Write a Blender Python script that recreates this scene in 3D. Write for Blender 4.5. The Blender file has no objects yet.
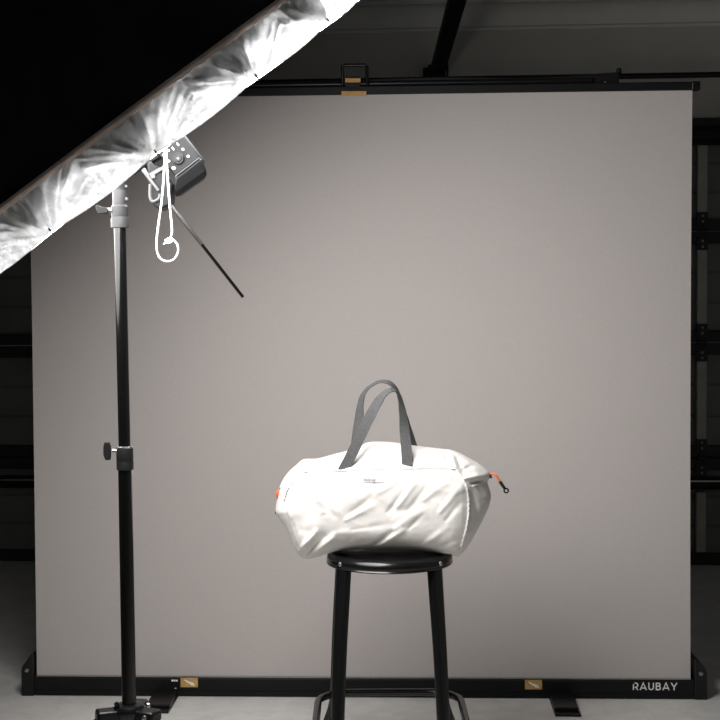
import bpy, bmesh, math, random
from mathutils import Vector, Matrix, noise
V = Vector
scn = bpy.context.scene
C = scn.collection
random.seed(7)

# ------------------------------------------------------------------ camera
F = 1380.0
CAM = V((0, 0, 1.2))
th = math.atan(60 / F)
FW = V((0, math.cos(th), -math.sin(th)))
RT = V((1, 0, -.0068)).normalized(); RT = (RT - FW * RT.dot(FW)).normalized()
UP = RT.cross(FW)
cd = bpy.data.cameras.new('camera'); cam = bpy.data.objects.new('camera', cd); C.objects.link(cam)
cd.sensor_width = 36; cd.lens = F / 720 * 36; cd.clip_start = .05
m = Matrix((RT, UP, -FW)).transposed().to_4x4(); m.translation = CAM
cam.matrix_world = m
scn.camera = cam

def P(px, py, d):
    """real-world point at distance d into the room for a measured direction"""
    v = FW + RT * ((px - 360) / F) + UP * ((360 - py) / F)
    return CAM + v * (d / v.y)
def PZ(px, py, z):
    v = FW + RT * ((px - 360) / F) + UP * ((360 - py) / F)
    return CAM + v * ((z - CAM.z) / v.z)

# ------------------------------------------------------------------ materials
def mat(name, col, rough=.5, metal=0., var=0., vscale=8., bump=0., bscale=60., spec=.5, coat=0., sheen=0.,
        emit=None, stretch=(1, 1, 1), col2=None):
    M = bpy.data.materials.new(name); M.use_nodes = True
    nt = M.node_tree; b = nt.nodes['Principled BSDF']
    b.inputs['Base Color'].default_value = (*col, 1)
    b.inputs['Roughness'].default_value = rough
    b.inputs['Metallic'].default_value = metal
    b.inputs['Specular IOR Level'].default_value = spec
    b.inputs['Coat Weight'].default_value = coat
    b.inputs['Sheen Weight'].default_value = sheen
    if emit:
        b.inputs['Emission Color'].default_value = (*emit[0], 1)
        b.inputs['Emission Strength'].default_value = emit[1]
    tc = nt.nodes.new('ShaderNodeTexCoord'); mp = nt.nodes.new('ShaderNodeMapping')
    mp.inputs['Scale'].default_value = stretch
    nt.links.new(tc.outputs['Object'], mp.inputs['Vector'])
    if var or col2:
        n = nt.nodes.new('ShaderNodeTexNoise'); n.inputs['Scale'].default_value = vscale; n.inputs['Detail'].default_value = 5
        r = nt.nodes.new('ShaderNodeValToRGB')
        c2 = col2 or tuple(min(1, c * (1 + var)) for c in col)
        c1 = col if col2 else tuple(c * (1 - var) for c in col)
        r.color_ramp.elements[0].position = .32; r.color_ramp.elements[1].position = .68
        r.color_ramp.elements[0].color = (*c1, 1); r.color_ramp.elements[1].color = (*c2, 1)
        nt.links.new(mp.outputs[0], n.inputs['Vector']); nt.links.new(n.outputs['Fac'], r.inputs[0])
        nt.links.new(r.outputs[0], b.inputs['Base Color'])
    if bump:
        n = nt.nodes.new('ShaderNodeTexNoise'); n.inputs['Scale'].default_value = bscale; n.inputs['Detail'].default_value = 6
        bp = nt.nodes.new('ShaderNodeBump'); bp.inputs['Strength'].default_value = bump; bp.inputs['Distance'].default_value = .01
        nt.links.new(mp.outputs[0], n.inputs['Vector']); nt.links.new(n.outputs['Fac'], bp.inputs['Height'])
        nt.links.new(bp.outputs[0], b.inputs['Normal'])
    return M

M_black = mat('black_painted_metal', (.006, .006, .0065), .32, 0, .1, 20, .05, 90, .35)
M_stool = mat('glossy_black_enamel', (.005, .005, .0055), .22, 0, 0, 1, .03, 50, .4)
M_matte = mat('matte_black_aluminium', (.005, .005, .0055), .5, 0, .15, 30, .04, 120, .25)
M_pole = mat('black_anodised_pole', (.004, .004, .0045), .16, 0, 0, 1, 0, 1, .6)
M_collar = mat('dark_grey_nylon', (.010, .010, .011), .6, 0, .1, 60, .1, 200, .3)
M_steel = mat('satin_steel', (.42, .42, .43), .3, 1, .1, 40)
M_flash = mat('graphite_flash_plastic', (.008, .0085, .0095), .45, 0, .1, 60, .06, 240, .25)
M_panel = mat('grey_control_panel', (.016, .017, .0185), .6, 0, .08, 60, spec=.2)
M_white = mat('white_print', (.82, .82, .8), .5, 0, .03, 30)
M_gold = mat('gold_foil_label', (.50, .30, .10), .5, 0, .15, 60)
M_orange = mat('orange_tab', (.55, .30, .10), .6, 0, .12, 90)
M_cord = mat('white_elastic_cord', (.85, .85, .84), .7, 0, .05, 200)
M_ocord = mat('orange_cord', (.75, .13, .03), .6, 0, .1, 200)
M_grey = mat('mid_grey_cast_metal', (.10, .10, .105), .5, 0, .1, 40, spec=.3)
M_collar_lit = mat('lamplit_nylon_clamp', (.045, .045, .048), .5, 0, .08, 60, spec=.3)  # paler copy of the collar nylon, lamp light put into the colour
M_canopy = mat('black_nylon_canopy', (.018, .018, .019), .8, 0, .2, 10, .1, 60, .1)
M_piping = mat('brown_grey_binding', (.80, .66, .58), .75, 0, .2, 40, .2, 150)
M_silver = mat('silver_reflective_lining', (.7, .7, .7), .35, .7, .05, 20)
M_bag = mat('off_white_nylon', (.745, .72, .69), .62, 0, .02, 30, .03, 60, .3, sheen=.1)
M_pocket = mat('off_white_nylon_pocket', (.765, .74, .71), .6, 0, .015, 30, .03, 60, .3, sheen=.1)
M_label = mat('white_woven_label', (.80, .80, .80), .6, 0, .02, 300)
M_text = mat('dark_grey_stitching', (.12, .12, .12), .7, 0, .1, 200)
M_web = mat('charcoal_webbing', (.085, .085, .088), .8, 0, .35, 420, .5, 500)
M_door = mat('charcoal_door_panel', (.19, .19, .187), .6, 0, .12, 6, .05, 40)
M_doorrail = mat('black_door_rail', (.02, .02, .022), .6, 0, .1, 10)
M_stile = mat('olive_grey_stile', (.46, .445, .39), .55, .0, .1, 12)
M_wall = mat('grey_plaster', (.50, .49, .455), .85, 0, .05, 3, .06, 60)
M_cornice = mat('pale_cornice', (.66, .66, .63), .8, 0, .04, 5, .04, 60)
M_ceil = mat('grey_ceiling', (.30, .32, .335), .9, 0, .05, 4)
M_side = mat('side_wall_paint', (.40, .40, .39), .9, 0, .06, 4)

def floor_mat():
    M = bpy.data.materials.new('polished_concrete'); M.use_nodes = True
    nt = M.node_tree; b = nt.nodes['Principled BSDF']; L = nt.links.new
    tc = nt.nodes.new('ShaderNodeTexCoord')
    def nz(s, d, rough=.6):
        n = nt.nodes.new('ShaderNodeTexNoise'); n.inputs['Scale'].default_value = s; n.inputs['Detail'].default_value = d
        n.inputs['Roughness'].default_value = rough; L(tc.outputs['Object'], n.inputs['Vector']); return n
    a, c, e = nz(2.2, 8), nz(14, 8, .7), nz(90, 4)
    r = nt.nodes.new('ShaderNodeValToRGB'); r.color_ramp.elements[0].position = .35; r.color_ramp.elements[1].position = .68
    r.color_ramp.elements[0].color = (.50, .49, .47, 1); r.color_ramp.elements[1].color = (.76, .74, .715, 1)
    mx = nt.nodes.new('ShaderNodeMixRGB'); mx.inputs[0].default_value = .45; L(a.outputs['Fac'], mx.inputs[1]); L(c.outputs['Fac'], mx.inputs[2])
    L(mx.outputs[0], r.inputs[0]); L(r.outputs[0], b.inputs['Base Color'])
    b.inputs['Roughness'].default_value = .6
    bp = nt.nodes.new('ShaderNodeBump'); bp.inputs['Strength'].default_value = .25; bp.inputs['Distance'].default_value = .004
    L(e.outputs['Fac'], bp.inputs['Height']); L(bp.outputs[0], b.inputs['Normal'])
    return M
M_floor = floor_mat()

def cloth_mat():
    M = bpy.data.materials.new('warm_grey_backdrop_cloth'); M.use_nodes = True
    nt = M.node_tree; b = nt.nodes['Principled BSDF']; L = nt.links.new
    tc = nt.nodes.new('ShaderNodeTexCoord')
    b.inputs['Roughness'].default_value = .95; b.inputs['Specular IOR Level'].default_value = .15
    r = nt.nodes.new('ShaderNodeValToRGB'); r.color_ramp.elements[0].position = .3; r.color_ramp.elements[1].position = .7
    r.color_ramp.elements[0].color = (.46, .423, .409, 1); r.color_ramp.elements[1].color = (.495, .459, .444, 1)
    n = nt.nodes.new('ShaderNodeTexNoise'); n.inputs['Scale'].default_value = 260; n.inputs['Detail'].default_value = 3
    L(tc.outputs['Object'], n.inputs['Vector']); L(n.outputs['Fac'], r.inputs[0]); L(r.outputs[0], b.inputs['Base Color'])
    bp = nt.nodes.new('ShaderNodeBump'); bp.inputs['Strength'].default_value = .12; bp.inputs['Distance'].default_value = .002
    L(n.outputs['Fac'], bp.inputs['Height']); L(bp.outputs[0], b.inputs['Normal'])
    return M
M_cloth = cloth_mat()

def translucent_mat(name, col, tr=.5):
    M = bpy.data.materials.new(name); M.use_nodes = True
    nt = M.node_tree; L = nt.links.new
    for n in list(nt.nodes): nt.nodes.remove(n)
    o = nt.nodes.new('ShaderNodeOutputMaterial'); d = nt.nodes.new('ShaderNodeBsdfDiffuse'); t = nt.nodes.new('ShaderNodeBsdfTranslucent')
    mx = nt.nodes.new('ShaderNodeMixShader'); mx.inputs[0].default_value = tr
    tc = nt.nodes.new('ShaderNodeTexCoord'); nz = nt.nodes.new('ShaderNodeTexNoise'); nz.inputs['Scale'].default_value = 25; nz.inputs['Detail'].default_value = 8
    nz.inputs['Distortion'].default_value = 1.5
    r = nt.nodes.new('ShaderNodeValToRGB'); r.color_ramp.elements[0].position = .35; r.color_ramp.elements[1].position = .65
    r.color_ramp.elements[0].color = (*[c * .62 for c in col], 1); r.color_ramp.elements[1].color = (*col, 1)
    L(tc.outputs['Object'], nz.inputs['Vector']); L(nz.outputs['Fac'], r.inputs[0])
    L(r.outputs[0], d.inputs[0]); L(r.outputs[0], t.inputs[0]); L(d.outputs[0], mx.inputs[1]); L(t.outputs[0], mx.inputs[2]); L(mx.outputs[0], o.inputs[0])
    return M
M_skirt = translucent_mat('white_diffuser_nylon', (.78, .79, .8), .20)
M_front = mat('lit_diffuser_face', (.8, .8, .8), .8, emit=((1, .985, .965), 13))
_nt = M_front.node_tree; _tc = _nt.nodes.new('ShaderNodeTexCoord'); _vm = _nt.nodes.new('ShaderNodeVectorMath'); _vm.operation = 'DOT_PRODUCT'
_vm.inputs[1].default_value = (.79, 0, .60); _ma = _nt.nodes.new('ShaderNodeMath'); _ma.operation = 'MULTIPLY_ADD'
_ma.inputs[1].default_value = 13 * .8 / .54; _ma.inputs[2].default_value = 13.2     # emission ramped up toward the upper rim to brighten the upper-right backdrop
_nt.links.new(_tc.outputs['Object'], _vm.inputs[0]); _nt.links.new(_vm.outputs['Value'], _ma.inputs[0]); _nt.links.new(_ma.outputs[0], _nt.nodes['Principled BSDF'].inputs['Emission Strength'])

# ------------------------------------------------------------------ mesh helpers
ORG = {}
GS = 1.0            # lets one group of parts share a real-size factor
class MB:
    def __init__(s): s.v = []; s.f = []
    def add(s, vs, fs):
        k = len(s.v); s.v += [V(a) for a in vs]; s.f += [tuple(i + k for i in f) for f in fs]; return s
    def box(s, c, size, rot=None):
        c = V(c); sx, sy, sz = [a / 2 for a in size]; R = rot or Matrix.Identity(3); sx *= GS; sy *= GS; sz *= GS
        vs = [c + R @ V((x * sx, y * sy, z * sz)) for x in (-1, 1) for y in (-1, 1) for z in (-1, 1)]
        return s.add(vs, [(0, 1, 3, 2), (4, 6, 7, 5), (0, 4, 5, 1), (2, 3, 7, 6), (0, 2, 6, 4), (1, 5, 7, 3)])
    def prism(s, poly, off):
        """closed polygon (3-D points) extruded by vector off"""
        n = len(poly); off = V(off); vs = [V(p) for p in poly] + [V(p) + off for p in poly]
        return s.add(vs, [tuple(range(n)), tuple(range(2 * n - 1, n - 1, -1))] + [(i, i + n, (i + 1) % n + n, (i + 1) % n) for i in range(n)])
    def tube(s, pts, r, seg=12, closed=False, flat=None, cap=True):
        pts = [V(p) for p in pts]; n = len(pts)
        rr = r if isinstance(r, (list, tuple)) else [r] * n
        k0 = len(s.v); nrm = None
        for i, p in enumerate(pts):
            if closed: t = pts[(i + 1) % n] - pts[i - 1]
            else: t = pts[min(i + 1, n - 1)] - pts[max(i - 1, 0)]
            t.normalize()
            if nrm is None:
                nrm = t.orthogonal().normalized() if not flat else V(flat)
            nrm = (nrm - t * nrm.dot(t)).normalized(); bi = t.cross(nrm)
            for j in range(seg):
                a = 2 * math.pi * j / seg; ra = rr[i]
                if isinstance(ra, tuple): ra, rb = ra
                else: rb = ra
                ra *= GS; rb *= GS
                s.v.append(p + nrm * math.cos(a) * ra + bi * math.sin(a) * rb)
        for i in range(n if closed else n - 1):
            for j in range(seg):
                a = k0 + i * seg + j; b = k0 + i * seg + (j + 1) % seg
                i2 = (i + 1) % n; c = k0 + i2 * seg + (j + 1) % seg; d = k0 + i2 * seg + j
                s.f.append((a, b, c, d))
        if cap and not closed:
            s.f.append(tuple(k0 + j for j in range(seg - 1, -1, -1))); s.f.append(tuple(k0 + (n - 1) * seg + j for j in range(seg)))
        return s
    def lathe(s, prof, org, axis=(0, 0, 1), seg=40):
        """prof: (radius, height) list"""
        axis = V(axis).normalized(); e = axis.orthogonal().normalized(); g = axis.cross(e); org = V(org); k0 = len(s.v)
        for r, h in prof:
            r *= GS; h *= GS
            for j in range(seg):
                a = 2 * math.pi * j / seg; s.v.append(org + axis * h + (e * math.cos(a) + g * math.sin(a)) * max(r, 1e-5))
        for i in range(len(prof) - 1):
            for j in range(seg):
                s.f.append((k0 + i * seg + j, k0 + i * seg + (j + 1) % seg, k0 + (i + 1) * seg + (j + 1) % seg, k0 + (i + 1) * seg + j))
        return s
    def grid(s, fn, nu, nv, closed_u=False):
        k0 = len(s.v)
        for i in range(nu):
            for j in range(nv): s.v.append(V(fn(i, j)))
        for i in range(nu if closed_u else nu - 1):
            for j in range(nv - 1):
                i2 = (i + 1) % nu
                s.f.append((k0 + i * nv + j, k0 + i2 * nv + j, k0 + i2 * nv + j + 1, k0 + i * nv + j + 1))
        return s
    def build(s, name, material, parent=None, bevel=0, smooth=True, solid=0, ang=40, bseg=2, org=None, recalc=True):
        me = bpy.data.meshes.new(name)
        lo = V([min(p[k] for p in s.v) for k in range(3)]); hi = V([max(p[k] for p in s.v) for k in range(3)])
        o_ = V(org) if org is not None else (lo + hi) / 2
        me.from_pydata([tuple(p - o_) for p in s.v], [], s.f)
        if recalc:
            bm = bmesh.new(); bm.from_mesh(me); bmesh.ops.recalc_face_normals(bm, faces=bm.faces); bm.to_mesh(me); bm.free()
        me.materials.append(material); me.update()
        if smooth:
            me.polygons.foreach_set('use_smooth', [True] * len(me.polygons)); me.set_sharp_from_angle(angle=math.radians(ang))
        o = bpy.data.objects.new(name, me); C.objects.link(o)
        ORG[o.name] = o_
        if parent is not None:
            o.parent = parent; o.location = o_ - ORG[parent.name]
        else: o.location = o_
        if solid:
            md = o.modifiers.new('thickness', 'SOLIDIFY'); md.thickness = solid; md.offset = 0
            es = o.modifiers.new('crisp_edges', 'EDGE_SPLIT'); es.split_angle = math.radians(50)
        if bevel:
            md = o.modifiers.new('bevel', 'BEVEL'); md.width = bevel; md.segments = bseg; md.limit_method = 'ANGLE'; md.angle_limit = math.radians(40)
        return o

def thing(name, label, cat, loc, group=None):
    o = bpy.data.objects.new(name, None); C.objects.link(o); o.location = loc; o.empty_display_size = .1
    ORG[o.name] = V(loc); o['label'] = label; o['category'] = cat
    if group: o['group'] = group
    return o
def struct(o): o['kind'] = 'structure'; return o
def text(name, body, size, material, parent, org, xdir, zdir, extrude=.0006, offset=0., space=1.0, label=None):
    cu = bpy.data.curves.new(name, 'FONT'); cu.body = body; cu.size = size; cu.extrude = extrude; cu.offset = offset
    cu.align_x = 'CENTER'; cu.align_y = 'CENTER'; cu.space_character = space
    t = bpy.data.objects.new(name, cu); C.objects.link(t)
    bpy.context.view_layer.update()
    me = bpy.data.meshes.new_from_object(t.evaluated_get(bpy.context.evaluated_depsgraph_get()))
    bpy.data.objects.remove(t); bpy.data.curves.remove(cu)
    xd = V(xdir).normalized(); zd = V(zdir).normalized(); nd = xd.cross(zd)
    Rm = Matrix((xd, zd, nd)).transposed()
    for v in me.vertices: v.co = Rm @ v.co
    me.materials.clear(); me.materials.append(material)
    o = bpy.data.objects.new(name, me); C.objects.link(o); ORG[o.name] = V(org)
    o.parent = parent; o.location = V(org) - ORG[parent.name]
    return o
def spline(pts, n):
    """Catmull-Rom through pts"""
    pts = [V(p) for p in pts]; out = []; m_ = len(pts) - 1
    for i in range(n):
        t = i / (n - 1) * m_; k = min(int(t), m_ - 1); u = t - k
        p0 = pts[max(k - 1, 0)]; p1 = pts[k]; p2 = pts[k + 1]; p3 = pts[min(k + 2, m_)]
        out.append(.5 * ((2 * p1) + (p2 - p0) * u + (2 * p0 - 5 * p1 + 4 * p2 - p3) * u * u + (3 * p1 - p0 - 3 * p2 + p3) * u ** 3))
    return out

# ------------------------------------------------------------------ room shell
WY = 6.25; XL, XR = -2.7, 2.7; YB = -1.6; CZ = 2.515
struct(MB().box((0, (YB + WY) / 2, -.05), (XR - XL + .4, WY - YB + .8, .1)).build('floor', M_floor, smooth=False))
struct(MB().box((0, (YB + WY) / 2, CZ + .05), (XR - XL + .2, WY - YB + .8, .1)).build('ceiling', M_ceil, smooth=False))
struct(MB().box((XL - .05, (YB + WY) / 2, CZ / 2), (.1, WY - YB + .5, CZ)).build('wall_left', M_side, smooth=False))
struct(MB().box((XR + .05, (YB + WY) / 2, CZ / 2), (.1, WY - YB + .5, CZ)).build('wall_right', M_side, smooth=False))
struct(MB().box((0, YB - .05, CZ / 2), (XR - XL, .1, CZ)).build('wall_front', M_side, smooth=False))
DT = 1.995; DXL, DXR = -2.45, 2.45
w = MB()
w.box((0, WY + .05, (DT + CZ) / 2), (XR - XL, .1, CZ - DT))
w.box(((XL + DXL) / 2, WY + .05, DT / 2), (DXL - XL, .1, DT)); w.box(((XR + DXR) / 2, WY + .05, DT / 2), (XR - DXR, .1, DT))
struct(w.build('wall_back', M_wall, smooth=False))
# cornice: concave moulding between wall and ceiling
prof = [(0, 2.396), (-.010, 2.396), (-.013, 2.400), (-.013, 2.408), (-.006, 2.411), (-.014, 2.414)]
for i in range(9):
    a = i / 8 * math.pi / 2
    prof.append((-.014 - .085 * (1 - math.cos(a)), 2.418 + .076 * math.sin(a)))
prof += [(-.096, 2.496), (-.112, 2.496), (-.116, 2.499), (-.116, CZ), (0, CZ)]
struct(MB().prism([V((XL, WY + y, z)) for y, z in prof], (XR - XL, 0, 0)).build('trim_1', M_cornice, ang=25))

# sectional garage door
door = bpy.data.objects.new('door_1', None); C.objects.link(door); door.location = (0, WY + .04, 0); ORG['door_1'] = V((0, WY + .04, 0))
door['kind'] = 'structure'; door['label'] = 'closed dark sectional garage door behind the backdrop'
seams = [0, .485, 1.0, 1.495, 1.975]
stiles = [-2.1, -.84, 0.0, .84, 1.527, 2.2]
for k in range(4):
    z0, z1 = seams[k], seams[k + 1]
    p = MB(); p.box((0, WY + .045, (z0 + z1) / 2), (DXR - DXL - .01, .03, z1 - z0 - .006))
    # raised pressed bands leave shallow grooves between them
    h = (z1 - z0 - .09) / 3
    for q in range(3):
        p.box((0, WY + .026, z0 + .045 + h * (q + .5)), (DXR - DXL - .02, .01, h - .010))
    sec = p.build('door_section', M_door, door, bevel=.003, smooth=False)
    r = MB()
    for zz in (z0 + .0285, z1 - .0285): r.box((0, WY + .015, zz), (DXR - DXL - .01, .034, .052))
    r.build('edge_rail', M_doorrail, sec, bevel=.004, smooth=False)
for k in range(4):
    for x in stiles:
        z0, z1 = seams[k] + .058, seams[k + 1] - .058
        if k == 0: z1 = .33
        MB().box((x, WY + .012, (z0 + z1) / 2), (.044, .03, z1 - z0)).build('stile', M_stile, door, bevel=.004, smooth=False)
    if k:
        for x in stiles:
            hb = MB(); z = seams[k]
            for sg in (-1, 1):
                hb.box((x, WY - .006, z + sg * .055), (.05, .007, .058))
            hb.tube([(x - .02, WY - .012, z), (x + .02, WY - .012, z)], .011, 12)
            hg = hb.build('hinge', M_doorrail, door, bevel=.002, smooth=False)
            bb = MB()
            for sg in (-1, 1):
                for dz in (.043, .068): bb.lathe([(0, .006), (.004, .005), (.0065, 0)], (x, WY - .0095, z + sg * dz), (0, -1, 0), 12)
            bb.build('hinge_screw', M_steel, hg)
# stiffening struts (hat section)
for z, nm in ((.372, 'door_strut'), (1.918, 'door_strut')):
    s = MB(); hh = .03 if z < 1 else .045
    s.prism([V((DXL + .05, WY - .004 + y, z + q)) for y, q in ((0, -hh), (-.006, -hh), (-.006, -hh * .55), (-.035, -hh * .45), (-.035, hh * .45), (-.006, hh * .55), (-.006, hh), (0, hh))], (DXR - DXL - .1, 0, 0))
    s.build(nm, M_collar, door, smooth=False, bevel=.003)
sl = MB(); sl.box((0, WY - .001, 1.976), (DXR - DXL, .02, .03)); sl.build('top_seal', M_doorrail, door, smooth=False)
# satin steel strip along the lower strut lip
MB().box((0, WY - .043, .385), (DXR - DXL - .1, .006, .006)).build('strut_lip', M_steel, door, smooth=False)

# torsion shaft above the door
sh = thing('torsion_shaft', 'thin dark steel shaft running along the header above the garage door', 'shaft', (0, WY - .09, 2.19))
A = P(620, 79, WY - .09); z = A.z
MB().tube([(-2.5, WY - .09, z), (2.5, WY - .09, z)], .0125, 14).build('shaft', M_black, sh)
for x in (-2.4, 2.4, .36):
    b = MB(); b.box((x, WY - .056, z), (.05, .1, .07)); b.box((x, WY - .0045, z), (.09, .008, .16)); b.build('bearing_bracket', M_matte, sh, bevel=.003, smooth=False)

# the back wall, its door and shaft stand a few degrees askew of the camera
YAW = -math.radians(3.8); Rz = Matrix.Rotation(YAW, 3, 'Z'); piv = V((0, WY, 0))
for nm in ('wall_back', 'trim_1', 'door_1', 'torsion_shaft'):
    o = bpy.data.objects[nm]; o.location = piv + Rz @ (o.location - piv); o.rotation_euler = (0, 0, YAW)

# opener rail
Rb = P(437, 72, 6.18); Rt = P(457, 0, 5.06)
d = (Rt - Rb); end = Rb + d / abs(d.y) * 3.3
op = thing('door_opener', 'black garage door opener rail running out along the ceiling from the header', 'garage door opener', (Rb.x, 4.5, Rb.z))
def beam(mb, a, b, wd, hg):
    a = V(a); b = V(b); wd *= GS; hg *= GS; t = (b - a).normalized(); side = t.cross(V((0, 0, 1))).normalized(); up = side.cross(t)
    vs = []
    for p in (a, b):
        for sx, sy in ((-1, -1), (1, -1), (1, 1), (-1, 1)): vs.append(p + side * sx * wd / 2 + up * sy * hg / 2)
    return mb.add(vs, [(0, 1, 2, 3), (7, 6, 5, 4), (0, 4, 5, 1), (1, 5, 6, 2), (2, 6, 7, 3), (3, 7, 4, 0)])
rail = beam(MB(), Rb, end, .062, .045).build('rail', M_matte, op, bevel=.006, smooth=False)
hb = MB(); hb.box((Rb.x - .01, WY - .02, Rb.z - .005), (.1, .05, .06)); hb.box((Rb.x, WY - .055, Rb.z - .002), (.05, .04, .05))
hb.build('header_bracket', M_matte, op, bevel=.003, smooth=False)
MB().tube([(Rb.x + .04, WY - .04, Rb.z + .01), (Rb.x + .045, WY - .045, Rb.z - .05), (Rb.x + .04, WY - .05, Rb.z - .1)], .004, 8).build('release_pin', M_steel, op)
mt = MB(); mt.box((end.x, end.y - .2, end.z + .02), (.3, .42, .16)); mt.build('motor_housing', M_black, op, bevel=.03, bseg=4)
for sx in (-.12, .12): MB().box((end.x + sx, end.y - .2, (end.z + .09 + CZ) / 2), (.03, .02, CZ - end.z - .09)).build('ceiling_hanger', M_steel, op, smooth=False)

# ------------------------------------------------------------------ backdrop
BL = PZ(22, 695.5, 0); BR = PZ(707, 699.5, 0)
bx = (BR - BL); BW = bx.length; bx.normalize(); bz = V((0, 0, 1)); by = bz.cross(bx)     # by points away from camera
def B(x, y, z): return BL + bx * x + by * y + bz * z
def onB(px, py, yo=0.):
    """point on the backdrop plane offset yo"""
    v = FW + RT * ((px - 360) / F) + UP * ((360 - py) / F)
    o = BL + by * yo; t = (o - CAM).dot(by) / v.dot(by); return CAM + v * t
def loc(p): q = V(p) - BL; return q.dot(bx), q.dot(by), q.z
RB = Matrix((bx, by, bz)).transposed()
bd = thing('retractable_backdrop', 'wide warm grey pull-up photo backdrop rising from a long black floor case', 'backdrop', B(BW / 2, .05, 0))
capw = .045
CH = loc(onB(100, 677.3))[2]
cs = MB(); cs.box(B(BW / 2, .055, CH / 2 + .004), (BW - .01, .11, CH - .008), RB)
case = cs.build('base_case', M_matte, bd, bevel=.006, smooth=False, bseg=3)
MB().box(B(BW / 2, .004, .010), (BW - .012, .012, .014), RB).build('lower_lip', M_matte, case, smooth=False)
for side in (0, 1):
    x0 = 0 if side == 0 else BW - .0375
    zc = loc(onB(34, 654))[2] if side == 0 else loc(onB(696, 659))[2]
    xs = (0, .0375) if side == 0 else (.0375, 0)
    pts = [(xs[0], .0), (xs[0], CH + .022), (xs[0] + (.004 if side == 0 else -.004), CH + .034), (xs[1] - (.006 if side == 0 else -.006), zc), (xs[1], zc), (xs[1], 0)]
    c_ = MB().prism([B(x0 + x, .0, z) - by * .006 for x, z in pts], by * .125).build('end_cap', M_black, bd, bevel=.003, smooth=False)
    MB().lathe([(0, .004), (.005, .003), (.007, 0)], B(x0 + .018, -.007, CH + .022), -by, 14).build('cap_screw', M_steel, c_)
# cloth
x0t = loc(onB(31, 265, .016)); xcl = loc(onB(37, 677, .016))[0]; xcr = loc(onB(690.5, 677, .016))[0]
xtl = loc(onB(31, 265, .016))[0]; xtr = loc(onB(692.3, 93, .016))[0]
ztop = loc(onB(500, 93.0, .016))[2]
print('cloth', xcl, xcr, xtl, xtr, ztop, 'BW', BW, 'CH', CH)
def clf(i, j):
    u = i / 60; v = j / 60
    ea = 4 * v * (1 - v)
    xl = xcl + (xtl - xcl) * min(1, v * 1.5) ; xr = xcr + (xtr - xcr) * v - .003 * ea
    x = xl + (xr - xl) * u
    y = .016 + .003 * math.sin(u * 5.1 + 1) * math.sin(v * 3.1)
    return B(x, y, CH * .8 + (ztop - CH * .8) * v)
MB().grid(clf, 61, 61).build('backdrop_cloth', M_cloth, bd, solid=.0015)
MB().box(B((xcl + xcr) / 2, .0095, CH + .0006), (xcr - xcl, .006, .003), RB).build('cloth_slot_lip', M_steel, case, smooth=False)
# top rail
rl0 = loc(onB(200, 90, .01))[0]; rl1 = loc(onB(700, 87, .01))[0]
zt = ztop
tr = MB(); tr.box(B((xtl + rl1) / 2, .018, zt + .0125), (rl1 - xtl, .024, .025), RB)
rail_t = tr.build('top_rail', M_matte, bd, bevel=.003, smooth=False)
MB().box(B(rl1 - .012, .018, zt + .0125), (.026, .028, .027), RB).build('rail_cap', M_black, bd, bevel=.004, smooth=False)
# support crossbar tapering along its length
xa = loc(onB(235, 84, .035))[0]; 
ctop = []
for px, py in ((235, 83.5), (345, 79.5), (440, 76.5), (520, 77.3), (572, 75.5), (619, 72.0)):
    q = loc(onB(px, py, .035)); ctop.append((q[0], q[2]))
xe = ctop[-1][0]; xs_ = ctop[0][0]
poly = [B(x, .032, z) for x, z in ctop] + [B(xe, .032, zt + .004), B(xs_, .032, zt + .004)]
cb = MB().prism(poly, by * .03).build('support_crossbar', M_matte, bd, bevel=.004, smooth=False)
MB().tube([B(xs_ + .02, .028, zt + .034), B(xe - .08, .028, zt + .034)], .009, 14).build('lift_tube', M_black, cb)
for px in (580, 605):
    q = loc(onB(px, 82.5, .032)); MB().lathe([(0, .004), (.003, .003), (.0045, 0)], B(q[0], .032, q[2]), -by, 12).build('rivet', M_steel, cb)
q = loc(onB(619, 72, .05)); MB().lathe([(.008, 0), (.008, .014), (.004, .018)], B(q[0], .05, q[2] - .006), (0, 0, 1), 14).build('pivot_stud', M_black, cb)
# rear lifting arms (a V of box tube standing behind the cloth)
for sx in (-1, 1):
    a = MB(); beam(a, B(BW / 2 + sx * .12, .095, CH), B(BW / 2 + sx * .62, .095, 1.0), .03, .018); beam(a, B(BW / 2 + sx * .62, .118, .97), B(BW / 2 + sx * .16, .118, zt + .02), .03, .018)
    a.build('lifting_arm', M_matte, bd, smooth=False)
# carry handle and orange pull tabs
hz = [onB(px, py, .01) for px, py in ((342.5, 86), (342.5, 66.5), (344.5, 65.2), (365, 65.2), (367.0, 66.5), (367.0, 86))]
MB().tube(hz, .0052, 10).build('carry_handle', M_black, bd)
for (x0, y0, x1, y1), yo in (((345, 78.3, 360.5, 82.3), .004), ((341.5, 91.2, 366.2, 95.3), .001)):
    q = [onB(x0, y0, yo), onB(x1, y0, yo), onB(x1, y1, yo), onB(x0, y1, yo)]
    t_ = MB().prism(q, by * .004).build('pull_tab', M_orange, bd, smooth=False); t_['label'] = 'orange pull tab'
q = [onB(x, y, .006) for x, y in ((345.5, 76), (360, 76), (360, 92), (345.5, 92))]
MB().prism(q, by * .006).build('strap', M_matte, bd, smooth=False)
# feet that swing out from under the case
for pts in (((154, 690), (181, 690), (168.5, 711), (145, 711)), ((548, 694), (573, 694), (581.5, 714.5), (555, 714.0))):
    q = [PZ(x, y, .008) for x, y in pts]
    f_ = MB().prism(q, (0, 0, -.0078)).build('foot', M_black, bd, bevel=.003, smooth=False)
    c0 = (q[2] + q[3]) / 2 + V((0, .03, -.003)); c1 = (q[0] + q[1]) / 2
    beam(MB(), c0 + V((0, 0, .008)), c1 + V((0, 0, .006)), .07, .012).build('foot_rib', M_black, f_, bevel=.003, smooth=False)
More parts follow.
